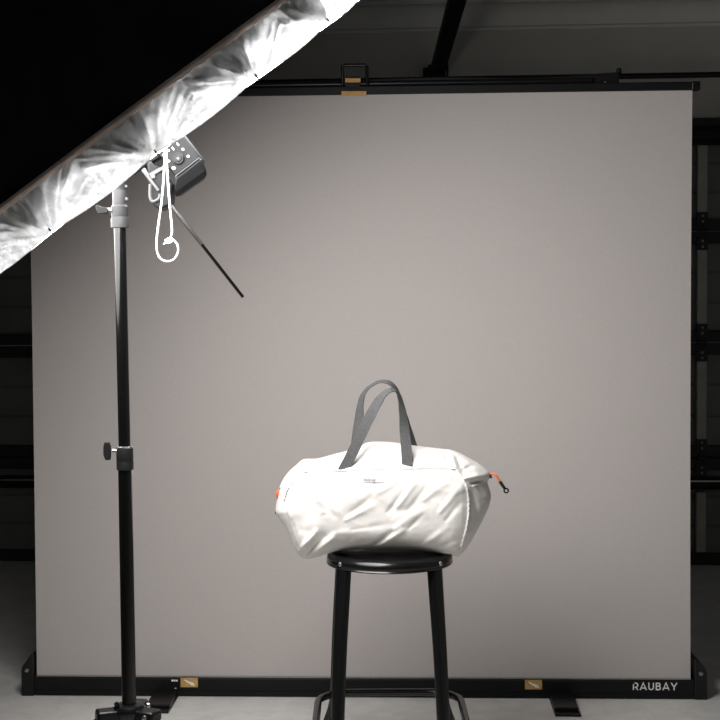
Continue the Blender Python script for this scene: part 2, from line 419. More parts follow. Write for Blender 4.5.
# gold labels with a white slanted hand mark
for (x0, y0, x1, y1) in ((180.5, 677.8, 197.8, 687.2), (525, 680.0, 542, 689.4)):
    g = MB().prism([onB(x, y, -.0015) for x, y in ((x0, y0), (x1, y0), (x1, y1), (x0, y1))], by * .002).build('gold_label', M_gold, bd, smooth=False)
    g['label'] = 'gold label with a white slanted mark'
    cx, cy = (x0 + x1) / 2, (y0 + y1) / 2
    mk = [(-5.6, -2.6), (-4.4, -2.9), (1.0, -.6), (3.2, -.2), (5.0, 1.5), (5.6, 3.2), (4.2, 3.4), (3.6, 2.6), (1.8, 3.0), (1.0, 1.6), (-1.2, .6)]
    MB().prism([onB(cx + a, cy + b, -.0022) for a, b in mk], by * .001).build('printed_mark', M_white, g, smooth=False)
sm = MB()
for (x0, y0, x1, y1) in ((171.5, 679.7, 173.2, 681.5), (173.6, 679.7, 175.4, 681.5), (175.8, 679.9, 177.6, 681.5), (174.6, 688, 176.4, 688.7)):
    sm.prism([onB(x, y, -.001) for x, y in ((x0, y0), (x1, y0), (x1, y1), (x0, y1))], by * .001)
sm.build('small_print', M_white, case, smooth=False)
def lettering(word, org, xd, zd, nd, h, parent):
    """geometric sans capitals drawn as thick strokes"""
    arc = lambda cx, cy, rx, ry, a0, a1, n=8: [(cx + rx * math.cos(math.radians(a0 + (a1 - a0) * i / n)), cy + ry * math.sin(math.radians(a0 + (a1 - a0) * i / n))) for i in range(n + 1)]
    G = {'A': (.86, [[(.02, 0), (.43, .97), (.84, 0)], [(.18, .27), (.68, .27)]]),
         'U': (.74, [[(.07, 1), (.07, .38)] + arc(.37, .37, .30, .30, 180, 360) + [(.67, .38), (.67, 1)]]),
         'R': (.70, [[(.07, .0), (.07, .78)], [(.22, .93), (.38, .93)] + arc(.40, .65, .24, .28, 90, -90) + [(.36, .37), (.22, .37)], [(.40, .37), (.66, 0)]]),
         'B': (.68, [[(.07, .0), (.07, 1)], [(.07, .93), (.34, .93)] + arc(.36, .735, .20, .195, 90, -90) + [(.07, .54)], [(.34, .54)] + arc(.38, .305, .23, .235, 90, -90) + [(.07, .07)]]),
         'Y': (.80, [[(.02, 1), (.40, .42), (.78, 1)], [(.40, .45), (.40, 0)]])}
    tot = sum(G[c][0] for c in word) + .24 * (len(word) - 1); x0 = -tot / 2; w_ = .075; mb = MB()
    for c in word:
        gw, strokes = G[c]
        for q, st in enumerate(strokes):
            L, Rr = [], []
            for i, p in enumerate(st):
                a = st[max(i - 1, 0)]; b = st[min(i + 1, len(st) - 1)]
                d1 = V((p[0] - a[0], p[1] - a[1])); d2 = V((b[0] - p[0], b[1] - p[1]))
                if d1.length < 1e-6: d1 = d2
                if d2.length < 1e-6: d2 = d1
                d1 = d1.normalized(); d2 = d2.normalized(); n1 = V((-d1.y, d1.x)); n2 = V((-d2.y, d2.x)); mi = (n1 + n2).normalized(); mi /= max(.5, mi.dot(n1))
                L.append((p[0] + mi.x * w_, p[1] + mi.y * w_)); Rr.append((p[0] - mi.x * w_, p[1] - mi.y * w_))
            f = lambda u, dz=0: org + xd * ((x0 + u[0]) * h) + zd * ((u[1] - .5) * h) + nd * (.0004 + .00005 * q + dz)
            for i in range(len(st) - 1):
                mb.prism([f(L[i]), f(Rr[i]), f(Rr[i + 1]), f(L[i + 1])], -nd * .0008)
        x0 += gw + .24
    return mb.build('case_lettering', M_white, parent, smooth=False)
lettering('RAUBAY', onB(655, 686.4, 0), bx, bz, -by, .0225, bd)

# ------------------------------------------------------------------ stool
SD = 3.37
Ztop = PZ(0, 0, 0).z  # placeholder
S0 = P(389.5, 550, SD); SX = S0.x; SZ = S0.z
stool = thing('bar_stool', 'low glossy black metal stool with round seat under the off-white duffel bag', 'stool', (SX, SD, 0))
R = .155
pr = [(0, -.012), (R - .03, -.012), (R - .012, -.026), (R - .006, -.030), (R - .001, -.0295), (R + .0005, -.027), (R - .002, -.024), (R, -.020), (R - .001, -.012), (R - .005, -.005), (R - .012, -.0012), (R - .022, .0), (R - .04, -.0008), (.08, -.002), (0, -.002)]
MB().lathe([(r, SZ + h) for r, h in pr], (SX, SD, 0), seg=96).build('seat', M_stool, stool, ang=60)
KZ = .172
for ix in (-1, 1):
    for iy in (-1, 1):
        sh_ = ix * .006 if iy > 0 else -.003; sk_ = ix * .012 if iy > 0 else -.003
        top = V((SX + ix * .107 + sh_, SD + iy * .085, SZ - .014)); kn = V((SX + ix * .125 + sk_, SD + iy * .163, KZ + .01)); ft = V((SX + ix * .185, SD + iy * .205, .006))
        mid = top.lerp(kn, .5) + V((ix * .0015, iy * .002, 0))
        path = spline([top, top.lerp(mid, .5), mid, mid.lerp(kn, .6), kn, kn.lerp(ft, .25) + V((-ix * .004, 0, 0)), kn.lerp(ft, .6), ft], 30)
        lg = MB(); n = len(path); k0 = 0; rings = []
        for i, p in enumerate(path):
            t = path[min(i + 1, n - 1)] - path[max(i - 1, 0)]; t.normalize()
            out = V((ix, iy, 0)).normalized(); side = out.cross(t).normalized(); out = t.cross(side).normalized()
            s_ = i / (n - 1); wd = .0200 * (1 - min(1, s_ * 1.35)) + .0130 * min(1, s_ * 1.35); dp = .013
            ring = []
            for j in range(16):
                a = 2 * math.pi * j / 16; ca, sa = math.cos(a), math.sin(a)
                e = .55
                ring.append(p + side * wd * math.copysign(abs(ca) ** e, ca) + out * dp * math.copysign(abs(sa) ** e, sa) * (1 if sa * 1 > 0 else .8))
            rings.append(ring)
        lg.grid(lambda i, j: rings[i][j % 16], n, 17)
        k = len(lg.v); lg.add(rings[-1], [tuple(range(16))])
        leg = lg.build('leg', M_stool, stool, ang=50)
        MB().lathe([(.016, 0), (.016, .012), (.013, .014), (0, .014)], (ft.x, ft.y, 0), seg=20).build('rubber_foot', M_collar, leg)
        bo = V((ix, iy * .80, 0)).normalized()
        MB().lathe([(0, .004), (.0035, .0038), (.0055, .002), (.006, 0)], V((SX, SD, SZ - .016)) + bo * (R - .0015), bo, 16).build('bolt', M_steel, stool)
hs = .182; cr = .085; ring = []
for q, (cx, cy) in enumerate(((1, 1), (-1, 1), (-1, -1), (1, -1))):
    for i in range(10):
        a = math.pi / 2 * (q + i / 9); ring.append(V((SX + cx * (hs - cr) + cr * math.cos(a), SD + cy * (hs - cr) + cr * math.sin(a), .179)))
MB().tube(ring, .0095, 14, closed=True).build('footrest_ring', M_stool, stool)
for ix in (-1, 1):
    for iy in (-1, 1):
        beam(MB(), (SX + ix * .119, SD + iy * .155, .177), (SX + ix * .142, SD + iy * .172, .178), .014, .014).build('ring_bracket', M_stool, stool, smooth=False)

# ------------------------------------------------------------------ bag
sil = [(275.6, 511), (277.5, 497), (280.5, 484.5), (287, 474), (295, 466.5), (303, 460.3), (317, 459.5), (332, 455.5), (347, 451.5), (360, 447.0), (366, 443.6), (374, 442.3), (385, 442.2), (397, 443.2),
       (415, 446.2), (433, 448.3), (444, 449.6), (450, 450.2), (457, 452.2), (463, 455), (472, 460), (481, 465.2), (489, 472), (490.2, 477), (487.5, 482), (489.6, 489), (491, 497), (489, 506), (484.5, 516.5), (478, 529),
       (470, 543), (463, 552.5), (457, 556.5), (447, 555.4), (436, 553.0), (420, 551), (405, 550.2), (389, 550), (372, 550.2), (352, 549.5), (338, 551), (325, 555), (313, 558.0), (304, 558.8),
       (298, 554), (293.5, 546), (290, 537), (284, 526), (278.5, 517.5)]
# resample
def resample(poly, n):
    m_ = len(poly); L = [0]
    for i in range(m_): L.append(L[-1] + math.dist(poly[i], poly[(i + 1) % m_]))
    out = []
    for k in range(n):
        s_ = L[-1] * k / n; i = max(j for j in range(m_) if L[j] <= s_); u = (s_ - L[i]) / (L[i + 1] - L[i])
        p0, p1, p2, p3 = poly[i - 1], poly[i], poly[(i + 1) % m_], poly[(i + 2) % m_]
        out.append(tuple(.5 * (2 * p1[c] + (p2[c] - p0[c]) * u + (2 * p0[c] - 5 * p1[c] + 4 * p2[c] - p3[c]) * u * u + (3 * p1[c] - p0[c] - 3 * p2[c] + p3[c]) * u ** 3) for c in (0, 1)))
    return out
SIL = resample(sil, 420)
MA, MBp = (326, 505), (440, 503)
def medial(p):
    t = max(0, min(1, ((p[0] - MA[0]) * (MBp[0] - MA[0]) + (p[1] - MA[1]) * (MBp[1] - MA[1])) / ((MBp[0] - MA[0]) ** 2 + (MBp[1] - MA[1]) ** 2)))
    return (MA[0] + (MBp[0] - MA[0]) * t, MA[1] + (MBp[1] - MA[1]) * t)
def ray_t(m_, p):
    dx, dy = p[0] - m_[0], p[1] - m_[1]; best = 1e9; n = len(SIL)
    for i in range(n):
        a, b = SIL[i], SIL[(i + 1) % n]; ex, ey = b[0] - a[0], b[1] - a[1]
        den = dx * ey - dy * ex
        if abs(den) < 1e-12: continue
        s_ = ((a[0] - m_[0]) * ey - (a[1] - m_[1]) * ex) / den; u = ((a[0] - m_[0]) * dy - (a[1] - m_[1]) * dx) / den
        if s_ > 0 and -1e-6 <= u <= 1 + 1e-6: best = min(best, s_)
    return 1 / best
T = .128
# folds: (x0,y0,x1,y1, amplitude m, half-width px); + = ridge, - = valley
folds = [
    (309, 478, 322, 512, .006, 3.0), (305, 480, 313, 508, -.005, 3.0), (318, 500, 352, 520, .004, 5),
    (352, 512, 376, 494, -.006, 5), (346, 520, 372, 506, .006, 4), (376, 494, 398, 480, .005, 5),
    (388, 512, 404, 492, -.007, 4), (398, 506, 418, 478, .007, 4.5), (408, 510, 432, 480, -.005, 4.5),
    (424, 500, 450, 478, .005, 5), (368, 548, 392, 532, -.018, 3.0), (376, 549, 402, 531, .014, 3.4), (392, 531, 420, 512, .005, 5),
    (420, 548, 447, 528, .006, 4), (409, 528, 422, 515, -.006, 3), (352, 530, 392, 524, -.004, 4), (318, 490, 334, 516, -.005, 3.5), (340, 484, 362, 500, .003, 5), (430, 552, 456, 540, -.005, 3), (446, 520, 462, 500, -.006, 4), (440, 512, 460, 488, .006, 4),
    (298, 552, 316, 532, .022, 3.4), (305, 556, 324, 536, -.030, 3.2), (312, 556, 333, 538, .022, 3.6), (326, 553, 350, 540, -.012, 3), (322, 552, 342, 541, -.006, 3), (345, 545, 372, 540, -.007, 3),
    (292, 520, 300, 548, -.005, 3), (286, 508, 296, 530, .005, 3.5), (334, 534, 366, 530, .005, 5), (300, 530, 340, 536, -.004, 6),
    (394, 446, 398, 466, -.003, 2.5), (404, 450, 420, 465, .004, 3), (420, 462, 436, 463, .003, 2), (352, 452, 362, 466, -.005, 3.0), (364, 448, 372, 464, .004, 4),
    (446, 452, 448, 466, -.024, 2.8), (450, 451, 455, 466, .014, 3.0), (457, 458, 463, 472, -.022, 3.2), (465, 457, 477, 470, .018, 5.0), (463, 470, 478, 463, -.014, 3.2),
    (472, 483.5, 489, 478.5, -.036, 3.2), (466, 478, 489, 474, .018, 4.2), (474, 487, 489, 503, .014, 3.6), (471, 490, 480, 520, -.014, 4), (478, 488, 486, 498, -.012, 2.8), (470, 520, 462, 548, .006, 3),
    (284, 482, 303, 466, -.004, 2.0), (290, 487, 305, 471, .005, 1.8), (282, 498, 290, 487, .004, 2), (286, 492, 293, 478, -.004, 2),
]
FA = .50
def segd(p, x0, y0, x1, y1):
    dx, dy = x1 - x0, y1 - y0; t = ((p[0] - x0) * dx + (p[1] - y0) * dy) / (dx * dx + dy * dy); tt = max(0, min(1, t))
    d_ = math.hypot(p[0] - x0 - dx * tt, p[1] - y0 - dy * tt)
    return d_, tt
def fold_disp(p):
    s_ = 0
    for x0, y0, x1, y1, a, w_ in folds:
        if abs(p[0] - (x0 + x1) / 2) > 45 or abs(p[1] - (y0 + y1) / 2) > 40: continue
        d_, tt = segd(p, x0, y0, x1, y1); k = d_ / (.70 * w_ * (.7 + .5 * tt))
        if k < 3: s_ += FA * a * math.exp(-k * k * .9) * (.55 + .45 * math.sin(math.pi * min(1, tt + .15)))
    q = V((p[0] * .03 + p[1] * .012, p[1] * .05 - p[0] * .010, 1.7))
    n1 = noise.noise(q + noise.noise_vector(q * .8) * .8); s_ += .0028 * (abs(n1) ** .7 * (1 if n1 > 0 else -1)) 
    q2 = V((p[0] * .10 + p[1] * .06, p[1] * .11 - p[0] * .07, 4.2)); s_ += .0003 * (1 - 2.2 * abs(noise.noise(q2)))
    return s_
# heights: the edge creases of the gusset seams
seamR = [(446, 458), (452, 465), (457, 471), (463, 479), (467, 487), (468.6, 500), (468.5, 515), (466, 530), (462, 544), (458.5, 556)]
seamL = [(305, 471), (298, 477), (291, 484), (286, 492)]
def prof_pow(p, m_): return 2.6 + 1.3 * max(0, min(1, (p[1] - m_[1]) / 30))
def bag_front(p, extra=0.):
    m_ = medial(p); t = min(1, ray_t(m_, p)); 
    pw = prof_pow(p, m_)
    # fuller below, sloping back above the pocket's top edge
    up_ = max(0, (470 - p[1]) / 28)
    base = T * (1 - t ** pw) ** (1 / pw)
    base *= 1 - .18 * min(1, up_)
    if p[0] > 462: base *= 1 - .12 * min(1, (p[0] - 462) / 20)
    k = (1 - t ** 12)
    dsp = fold_disp(p) * k
    d_ = SD - base - dsp - extra * k ** .5
    return P(p[0], p[1], d_), t
def rest(v):
    r2 = math.hypot(v.x - SX, v.y - SD)
    lim = SZ + .003 if r2 < R + .012 else -9
    if v.z < lim: v.z = lim
    return v
def cushion(v):
    # sag of the underside beyond the seat edge
    return v
bag = thing('duffel_bag', 'off-white nylon duffel bag with charcoal handles resting on the round stool seat', 'bag', (SX, SD, SZ + .003))
NB = len(SIL); NR = 64
ts = [1 - (1 - i / (NR - 1)) ** 1.0 for i in range(NR)]
def radial(i, j, back=False):
    b = SIL[i % NB]; m_ = medial(b); t = math.sin(j / (NR - 1) * math.pi / 2) ** .9
    p = (m_[0] + (b[0] - m_[0]) * t, m_[1] + (b[1] - m_[1]) * t)
    return p
bm_ = MB(); cache = []
for i in range(NB):
    b = SIL[i]; m_ = medial(b)
    for j in range(NR):
        t = math.sin((j + .0) / (NR - 1) * math.pi / 2) ** .9
        p = (m_[0] + (b[0] - m_[0]) * t, m_[1] + (b[1] - m_[1]) * t)
        up_ = max(0, (470 - p[1]) / 28); pw = prof_pow(p, m_)
        base = T * (1 - t ** pw) ** (1 / pw) * (1 - .18 * min(1, up_))
        if p[0] > 462: base *= 1 - .12 * min(1, (p[0] - 462) / 20)
        fd = fold_disp(p) * (1 - t ** 12)
        bm_.v.append(rest(P(p[0], p[1], SD - base - fd)))
kb = len(bm_.v)
for i in range(NB):
    b = SIL[i]; m_ = medial(b)
    for j in range(NR):
        t = math.sin((j + .0) / (NR - 1) * math.pi / 2) ** .9
        p = (m_[0] + (b[0] - m_[0]) * t, m_[1] + (b[1] - m_[1]) * t)
        up_ = max(0, (470 - p[1]) / 28); pw = 2.7
        base = T * (1 - t ** pw) ** (1 / pw) * (1 - .18 * min(1, up_)); w_ = P(p[0], p[1], SD)
        bm_.v.append(rest(V((w_.x, SD + base + fold_disp((p[0] + 37, p[1])) * .6 * (1 - t ** 6), w_.z))))
for i in range(NB):
    i2 = (i + 1) % NB
    for j in range(NR - 1):
        bm_.f.append((i * NR + j, i2 * NR + j, i2 * NR + j + 1, i * NR + j + 1))
        bm_.f.append((kb + i * NR + j, kb + i * NR + j + 1, kb + i2 * NR + j + 1, kb + i2 * NR + j))
body = bm_.build('body', M_bag, bag, ang=180, recalc=False)
bmx = bmesh.new(); bmx.from_mesh(body.data); bmesh.ops.remove_doubles(bmx, verts=bmx.verts, dist=.0004); bmesh.ops.recalc_face_normals(bmx, faces=bmx.faces)
bmx.to_mesh(body.data); bmx.free(); body.data.polygons.foreach_set('use_smooth', [True] * len(body.data.polygons))
# front pocket panel
def lerp2(a, b, t): return (a[0] + (b[0] - a[0]) * t, a[1] + (b[1] - a[1]) * t)
def poly_at(poly, t):
    L = [0]
    for i in range(len(poly) - 1): L.append(L[-1] + math.dist(poly[i], poly[i + 1]))
    s_ = t * L[-1]
    for i in range(len(poly) - 1):
        if s_ <= L[i + 1] + 1e-9: return lerp2(poly[i], poly[i + 1], (s_ - L[i]) / (L[i + 1] - L[i]))
    return poly[-1]
ptop = [(304, 471.5), (312, 471.3), (330, 470.9), (350, 470.2), (375, 469.2), (400, 468.6), (425, 468.2), (445, 468.0), (456, 468.8)]
pbot = [(303, 553), (312, 553.5), (325, 550.5), (340, 547.5), (358, 545.5), (378, 546.5), (400, 546.5), (420, 547), (440, 549.5), (457, 552.5)]
pL = [(304, 471.5), (296, 480), (288, 492), (286, 506), (290, 524), (296, 541), (303, 553)]
pR = [(456, 468.8), (463, 479), (467, 488), (468.6, 500), (468.3, 515), (465.8, 530), (462, 543), (457, 552.5)]
NU, NV = 190, 96
def pk(i, j):
    u = i / (NU - 1); v = j / (NV - 1)
    # Coons patch
    a = lerp2(poly_at(ptop, u), poly_at(pbot, u), v); b = lerp2(poly_at(pL, v), poly_at(pR, v), u)
    c00, c10, c01, c11 = ptop[0], ptop[-1], pbot[0], pbot[-1]
    cc = lerp2(lerp2(c00, c10, u), lerp2(c01, c11, u), v)
    p = (a[0] + b[0] - cc[0], a[1] + b[1] - cc[1])
    edge = min(1, u * 14, (1 - u) * 14, (1 - v) * 10)
    ex = .0015 + .003 * edge + .002 * math.exp(-v * 9) * edge * (1 + .8 * math.sin(u * 19) * math.sin(u * 7))
    w_, t = bag_front(p, ex)
    return rest(w_)
pkt = MB().grid(pk, NU, NV).build('front_pocket', M_pocket, bag, ang=180)
md = pkt.modifiers.new('thickness', 'SOLIDIFY'); md.thickness = .0014; md.offset = 0
# seams
def seam(poly, name, par, r_=.0022, ex=.0045, n=60, wig=.0):
    pts = []
    for i in range(n):
        p = poly_at(poly, i / (n - 1)); q = (p[0] + wig * math.sin(i * 1.9), p[1])
        pts.append(rest(bag_front(q, ex)[0]))
    return MB().tube(pts, r_, 8).build(name, M_bag, par)
seam(seamR, 'gathered_seam', bag, .0026, .005, 70, .35)
seam([(304.5, 471)] + seamL[1:] + [(284, 500)], 'gathered_seam', bag, .002, .004, 40, .3)
seam(ptop, 'pocket_hem', pkt, .0018, .0078, 80)
# woven label + lettering
def lb(i, j):
    u = i / 12; v = j / 5; return bag_front((358.5 + 25.5 * u, 474.9 - .3 * u + 7.6 * v), .0068)[0]
lab = MB().grid(lb, 13, 6).build('woven_label', M_label, pkt, ang=180, solid=.0008)
lc = bag_front((369.4, 479.2), .0080)[0]; lc.y -= .0022
text('label_lettering', 'bellroy', .0108, M_text, lab, lc, (1, 0, 0), (bag_front((369.4, 476), .008)[0] - bag_front((369.4, 482), .008)[0]), .0002, .00012, 1.0)

# handles: ribbons (px, py, depth, turn) with real webbing width
def ribbon(stn, name, wid, parent, n=90):
    c = spline([P(a, b, d_) for a, b, d_, _, _ in stn], n); m_ = len(stn) - 1
    L, Rr = [], []
    for i, p in enumerate(c):
        t = i / (n - 1) * m_; k = min(int(t), m_ - 1); u = t - k; u = u * u * (3 - 2 * u)
        ph = math.radians(stn[k][3] * (1 - u) + stn[k + 1][3] * u); ws = stn[k][4] * (1 - u) + stn[k + 1][4] * u
        tg = (c[min(i + 1, n - 1)] - c[max(i - 1, 0)]).normalized()
        perp = tg.cross(V((0, -1, 0))).normalized(); yy = perp.cross(tg).normalized()
        w_ = (perp * math.cos(ph) + yy * math.sin(ph)) * wid / 2 * ws
        nn = w_.cross(tg).normalized() * .0011
        L.append((p - w_ - nn, p + w_ - nn, p + w_ + nn, p - w_ + nn))
    mb = MB()
    for q in L: mb.v += list(q)
    for i in range(n - 1):
        for j in range(4):
            mb.f.append((i * 4 + j, i * 4 + (j + 1) % 4, i * 4 + 4 + (j + 1) % 4, i * 4 + 4 + j))
    mb.f += [(3, 2, 1, 0), tuple(4 * (n - 1) + j for j in range(4))]
    return mb.build(name, M_web, parent, ang=35)
hd1 = ribbon([(342.6, 471.5, 3.262, 0, 1), (350.5, 456.5, 3.27, 0, 1), (359, 439, 3.28, 4, 1), (368, 420, 3.29, 14, 1), (377, 403.5, 3.30, 32, .95), (384, 394.2, 3.30, 58, .9), (391, 390.2, 3.30, 70, .85), (396.4, 391.2, 3.31, 78, .8),
               (400.2, 399.5, 3.31, 62, .85), (402.8, 414, 3.30, 40, .9), (404.6, 432, 3.29, 18, .95), (406.4, 450, 3.275, 4, 1), (407.4, 469, 3.262, 0, 1)], 'handle', .0255, bag)
hd2 = ribbon([(352.5, 462, 3.43, 0, 1), (355.5, 448, 3.42, 8, 1), (357.2, 434, 3.41, 20, 1), (359.2, 417, 3.40, 38, 1), (361, 402, 3.39, 58, .95), (365, 391.8, 3.38, 72, .9), (372, 385.3, 3.37, 80, .85), (380, 381.6, 3.36, 78, .85), (388.5, 382.4, 3.35, 68, .85),
               (395.2, 388.2, 3.35, 66, .85), (400.5, 398, 3.36, 78, .9), (404, 411, 3.38, 76, .9), (407, 424, 3.40, 60, 1), (410.6, 438, 3.41, 44, 1), (415, 452, 3.42, 36, 1)], 'handle', .0255, bag)
# stitched ends
for cx_, cy_, a_ in ((343.6, 468.6, -.5), (407.3, 465.2, .05)):
    s_ = MB()
    c0 = P(cx_ - 5, cy_ + (1.6 if a_ < 0 else 0) - 1.3, 3.2585); c1 = P(cx_ + 5, cy_ + (1.6 if a_ < 0 else 0) - 1.0, 3.2585)
    s_.tube([c0, c1], .0007, 6); s_.build('stitching', M_text, hd1)
# cord pulls
e0 = P(489.0, 476.2, SD - .02)
cp = spline([e0, P(492.2, 473.6, SD - .03), P(495.5, 475.0, SD - .035), P(498.2, 478.5, SD - .035), P(500.2, 482.6, SD - .035)], 24)
dc = MB().tube(cp, .0026, 10).build('drawcord', M_ocord, bag); dc['label'] = 'orange drawcord at the right end'
tg0 = P(499.6, 481.2, SD - .035); tg1 = P(505.0, 488.8, SD - .035)
tgl = MB().tube([tg0, tg0.lerp(tg1, .15), tg0.lerp(tg1, .9), tg1], [.003, .0042, .0036, .003], 12).build('cord_toggle', M_collar, dc)
rc = P(506.2, 490.6, SD - .035)
MB().tube([rc + V((math.cos(a) * .0052, 0, math.sin(a) * .0052)) for a in [2 * math.pi * i / 16 for i in range(16)]], .002, 8, closed=True).build('end_ring', M_black, tgl)
MB().tube([P(485, 478.6, SD - .03), P(490.4, 475.4, SD - .03), P(491.2, 477.6, SD - .028)], .003, 8).build('cord_anchor', M_collar, dc)
lc0 = spline([P(281.5, 488.5, SD - .03), P(278.2, 491.5, SD - .035), P(277.4, 495, SD - .035), P(278.8, 499, SD - .03)], 12)
dl = MB().tube(lc0, .0034, 10).build('drawcord', M_ocord, bag); dl['label'] = 'orange drawcord loop at the left end'
MB().tube([P(279.6, 489.2, SD - .04), P(283.6, 486.2, SD - .045)], .0022, 8).build('cord_anchor', M_text, dl)
MB().box(P(276.5, 512.5, SD - .02), (.006, .012, .006)).build('side_clip', M_collar, bag, bevel=.001)

# ------------------------------------------------------------------ light stand
LD = 2.7; GS = .9
ls = thing('light_stand', 'tall black light stand with telescopic pole left of the stool', 'light stand', P(129, 708, LD) * 1)
base = P(129.2, 706, LD); ls.location = (base.x, base.y, 0); ORG['light_stand'] = V((base.x, base.y, 0))
mm = 1 / 460
lo_t = P(125.0, 462, LD); 
MB().tube([base - V((0, 0, .30)), base, lo_t], [.0158, .0158, .0152], 28).build('lower_pole', M_pole, ls)
up_t = P(119.8, 222, LD)
MB().tube([lo_t - V((0, 0, .03)), up_t], .0131, 28).build('upper_pole', M_pole, ls)
ax = (up_t - lo_t).normalized()
def along(py): k = (py - 462) / (222 - 462); return lo_t + (up_t - lo_t) * k
col = MB().lathe([(.0155, 0), (.0185, .001), (.0185, .018), (.0180, .020), (.0185, .022), (.0185, .046), (.0172, .050), (.013, .051)], along(470), ax, 32).build('clamp_collar', M_collar, ls)
MB().lathe([(.0178, 0), (.0186, .001), (.0186, .0035), (.0170, .0045), (.0135, .0045)], along(448.0), ax, 32).build('collar_rim', M_steel, col)
def knob(cpy, dx, r_=.014, blade=.026):
    c0 = along(cpy); kb_ = MB().tube([c0 + V((-.014, -.004, 0)), c0 + V((dx + .006, -.006, .001))], .0045, 12).build('knob_stem', M_steel, ls)
    q = MB(); c1 = c0 + V((dx, -.006, .001))
    q.prism([c1 + V((x, -.005, z)) for x, z in ((.004, .009), (.001, .018), (-.008, .0185), (-.0105, .008), (-.0105, -.007), (-.007, -.0175), (.003, -.0175), (.004, -.008))], (0, .010, 0))
    q.build('t_knob', M_collar, kb_, bevel=.002); return kb_
knob(451, -.030)
# top collar + clamp with the lamp's light put into their paler grey
tc_ = MB().lathe([(.0165, 0), (.0195, .001), (.0195, .020), (.0175, .024), (.0185, .028), (.0185, .046), (.0150, .050), (.0150, .054), (.0135, .055)], along(228), ax, 32).build('top_collar', M_collar_lit, ls)
MB().lathe([(.0148, 0), (.0148, .030), (.0142, .031), (.0142, .036), (.0148, .037), (.0148, .056), (.010, .060)], along(205.5), ax, 28).build('spigot', M_collar_lit, ls)
k0 = along(210); kq = MB()
kst = MB().tube([k0 + V((-.014, -.006, -.001)), k0 + V((-.03, -.008, -.001))], .005, 12).build('knob_stem', M_steel, ls)
kq.prism([P(x, y, LD - .014) for x, y in ((95.0, 205.8), (97, 204.8), (101, 206.8), (106, 207.2), (108.5, 209), (108, 213), (104, 213.6), (98, 213.8), (96.6, 210.5))], (0, .012, 0))
kq.build('t_knob', M_collar, kst, bevel=.002)
for py in (187, 199.5):
    c0 = along(py); MB().lathe([(0, .005), (.003, .0045), (.0042, 0)], c0 + V((.0135, -.004, 0)), (1, -.3, 0), 12).build('clamp_screw', M_grey, ls)
# tripod hub and legs
hub = MB().lathe([(.020, -.03), (.030, -.026), (.036, -.012), (.036, -.004), (.030, .004), (.018, .006), (.0158, .006)], base, (0, 0, 1), 32).build('leg_hub', M_black, ls)
ring2 = base - V((0, 0, .26)); MB().lathe([(.0158, -.012), (.024, -.012), (.026, 0), (.024, .012), (.0158, .012)], ring2, (0, 0, 1), 28).build('brace_hub', M_black, ls)
for a in (200, 335, 80):
    a = math.radians(a); dr = V((math.cos(a), math.sin(a), 0)); sd = V((-dr.y, dr.x, 0))
    MB().box(base + dr * .043 + V((0, 0, -.014)), (.05, .042, .026), Matrix((dr, sd, V((0, 0, 1)))).transposed()).build('leg_bracket', M_black, hub, bevel=.006, bseg=3)
    h0 = base + dr * .055 + V((0, 0, -.016)); ft = V((base.x, base.y, 0)) + dr * .46 + V((0, 0, .012))
    lg = beam(MB(), h0, ft, .022, .012).build('leg', M_black, ls, bevel=.003)
    MB().tube([ft - dr * .02 + V((0, 0, .002)), ft + dr * .015 + V((0, 0, -.001))], .0105, 12).build('rubber_foot', M_collar, lg)
    mdp = h0.lerp(ft, .52)
    beam(MB(), ring2 + dr * .024, mdp - V((0, 0, .006)), .014, .005).build('brace', M_black, ls, smooth=False)
    MB().lathe([(0, .006), (.005, .005), (.006, 0)], base + dr * .05 - sd * .021 + V((0, 0, -.012)), -sd, 12).build('hub_bolt', M_steel, hub)
lv = MB().tube([base + V((-.02, -.01, 0)), P(117, 705, LD - .02), P(115.5, 702.5, LD - .02)], [.004, .0045, .005], 10).build('lock_lever', M_black, hub)

# ------------------------------------------------------------------ umbrella softbox
UC = CAM + V((-.482, 3.023, .312)) * .9; ua = V((.578, .188, 0)); ua.z = -math.sqrt(1 - .578 ** 2 - .188 ** 2); UC = UC + ua * .0035
un = V((0, -1, 0)); un = (un - ua * un.dot(ua)).normalized(); ur = un.cross(ua)
if ur.x < 0: ur = -ur
UR = .538; UPH = -.272; UT = .0725; NRB = 16
sb = thing('umbrella_softbox', 'large black umbrella softbox with glowing white diffuser tilted over the bag', 'softbox', UC)
def rimpt(k, rad=1., off=0.):
    """k in rib units; straight edges between ribs"""
    k0 = math.floor(k); u = k - k0
    def q(i): an = UPH + i * 2 * math.pi / NRB; return (math.sin(an) * ur + math.cos(an) * un) * UR
    return UC + q(k0).lerp(q(k0 + 1), u) * rad + ua * off
# canopy dome
PROF = [(1, 0), (.985, .055), (.95, .126), (.88, .216), (.78, .297), (.66, .37), (.5, .432), (.33, .472), (.16, .495), (.03, .502)]
def can(i, j, ro=1., shrink=0.):
    k = i / 6; rad, h = PROF[j]; u = k - math.floor(k); sc = 1 - .03 * math.sin(math.pi * u) * (1 - rad * .6)
    return rimpt(k, rad * sc * ro, -UT - h + shrink)
MB().grid(lambda i, j: can(i, j), NRB * 6, len(PROF), True).build('canopy', M_canopy, sb, ang=60, solid=.002)
MB().grid(lambda i, j: can(i, j, .985, .006), NRB * 6, len(PROF), True).build('silver_lining', M_silver, sb, ang=60)
tip = UC - ua * (UT + .52); MB().tube([UC - ua * (UT + .50), tip, tip - ua * .03], [.012, .012, .006], 16).build('ferrule', M_collar, sb)
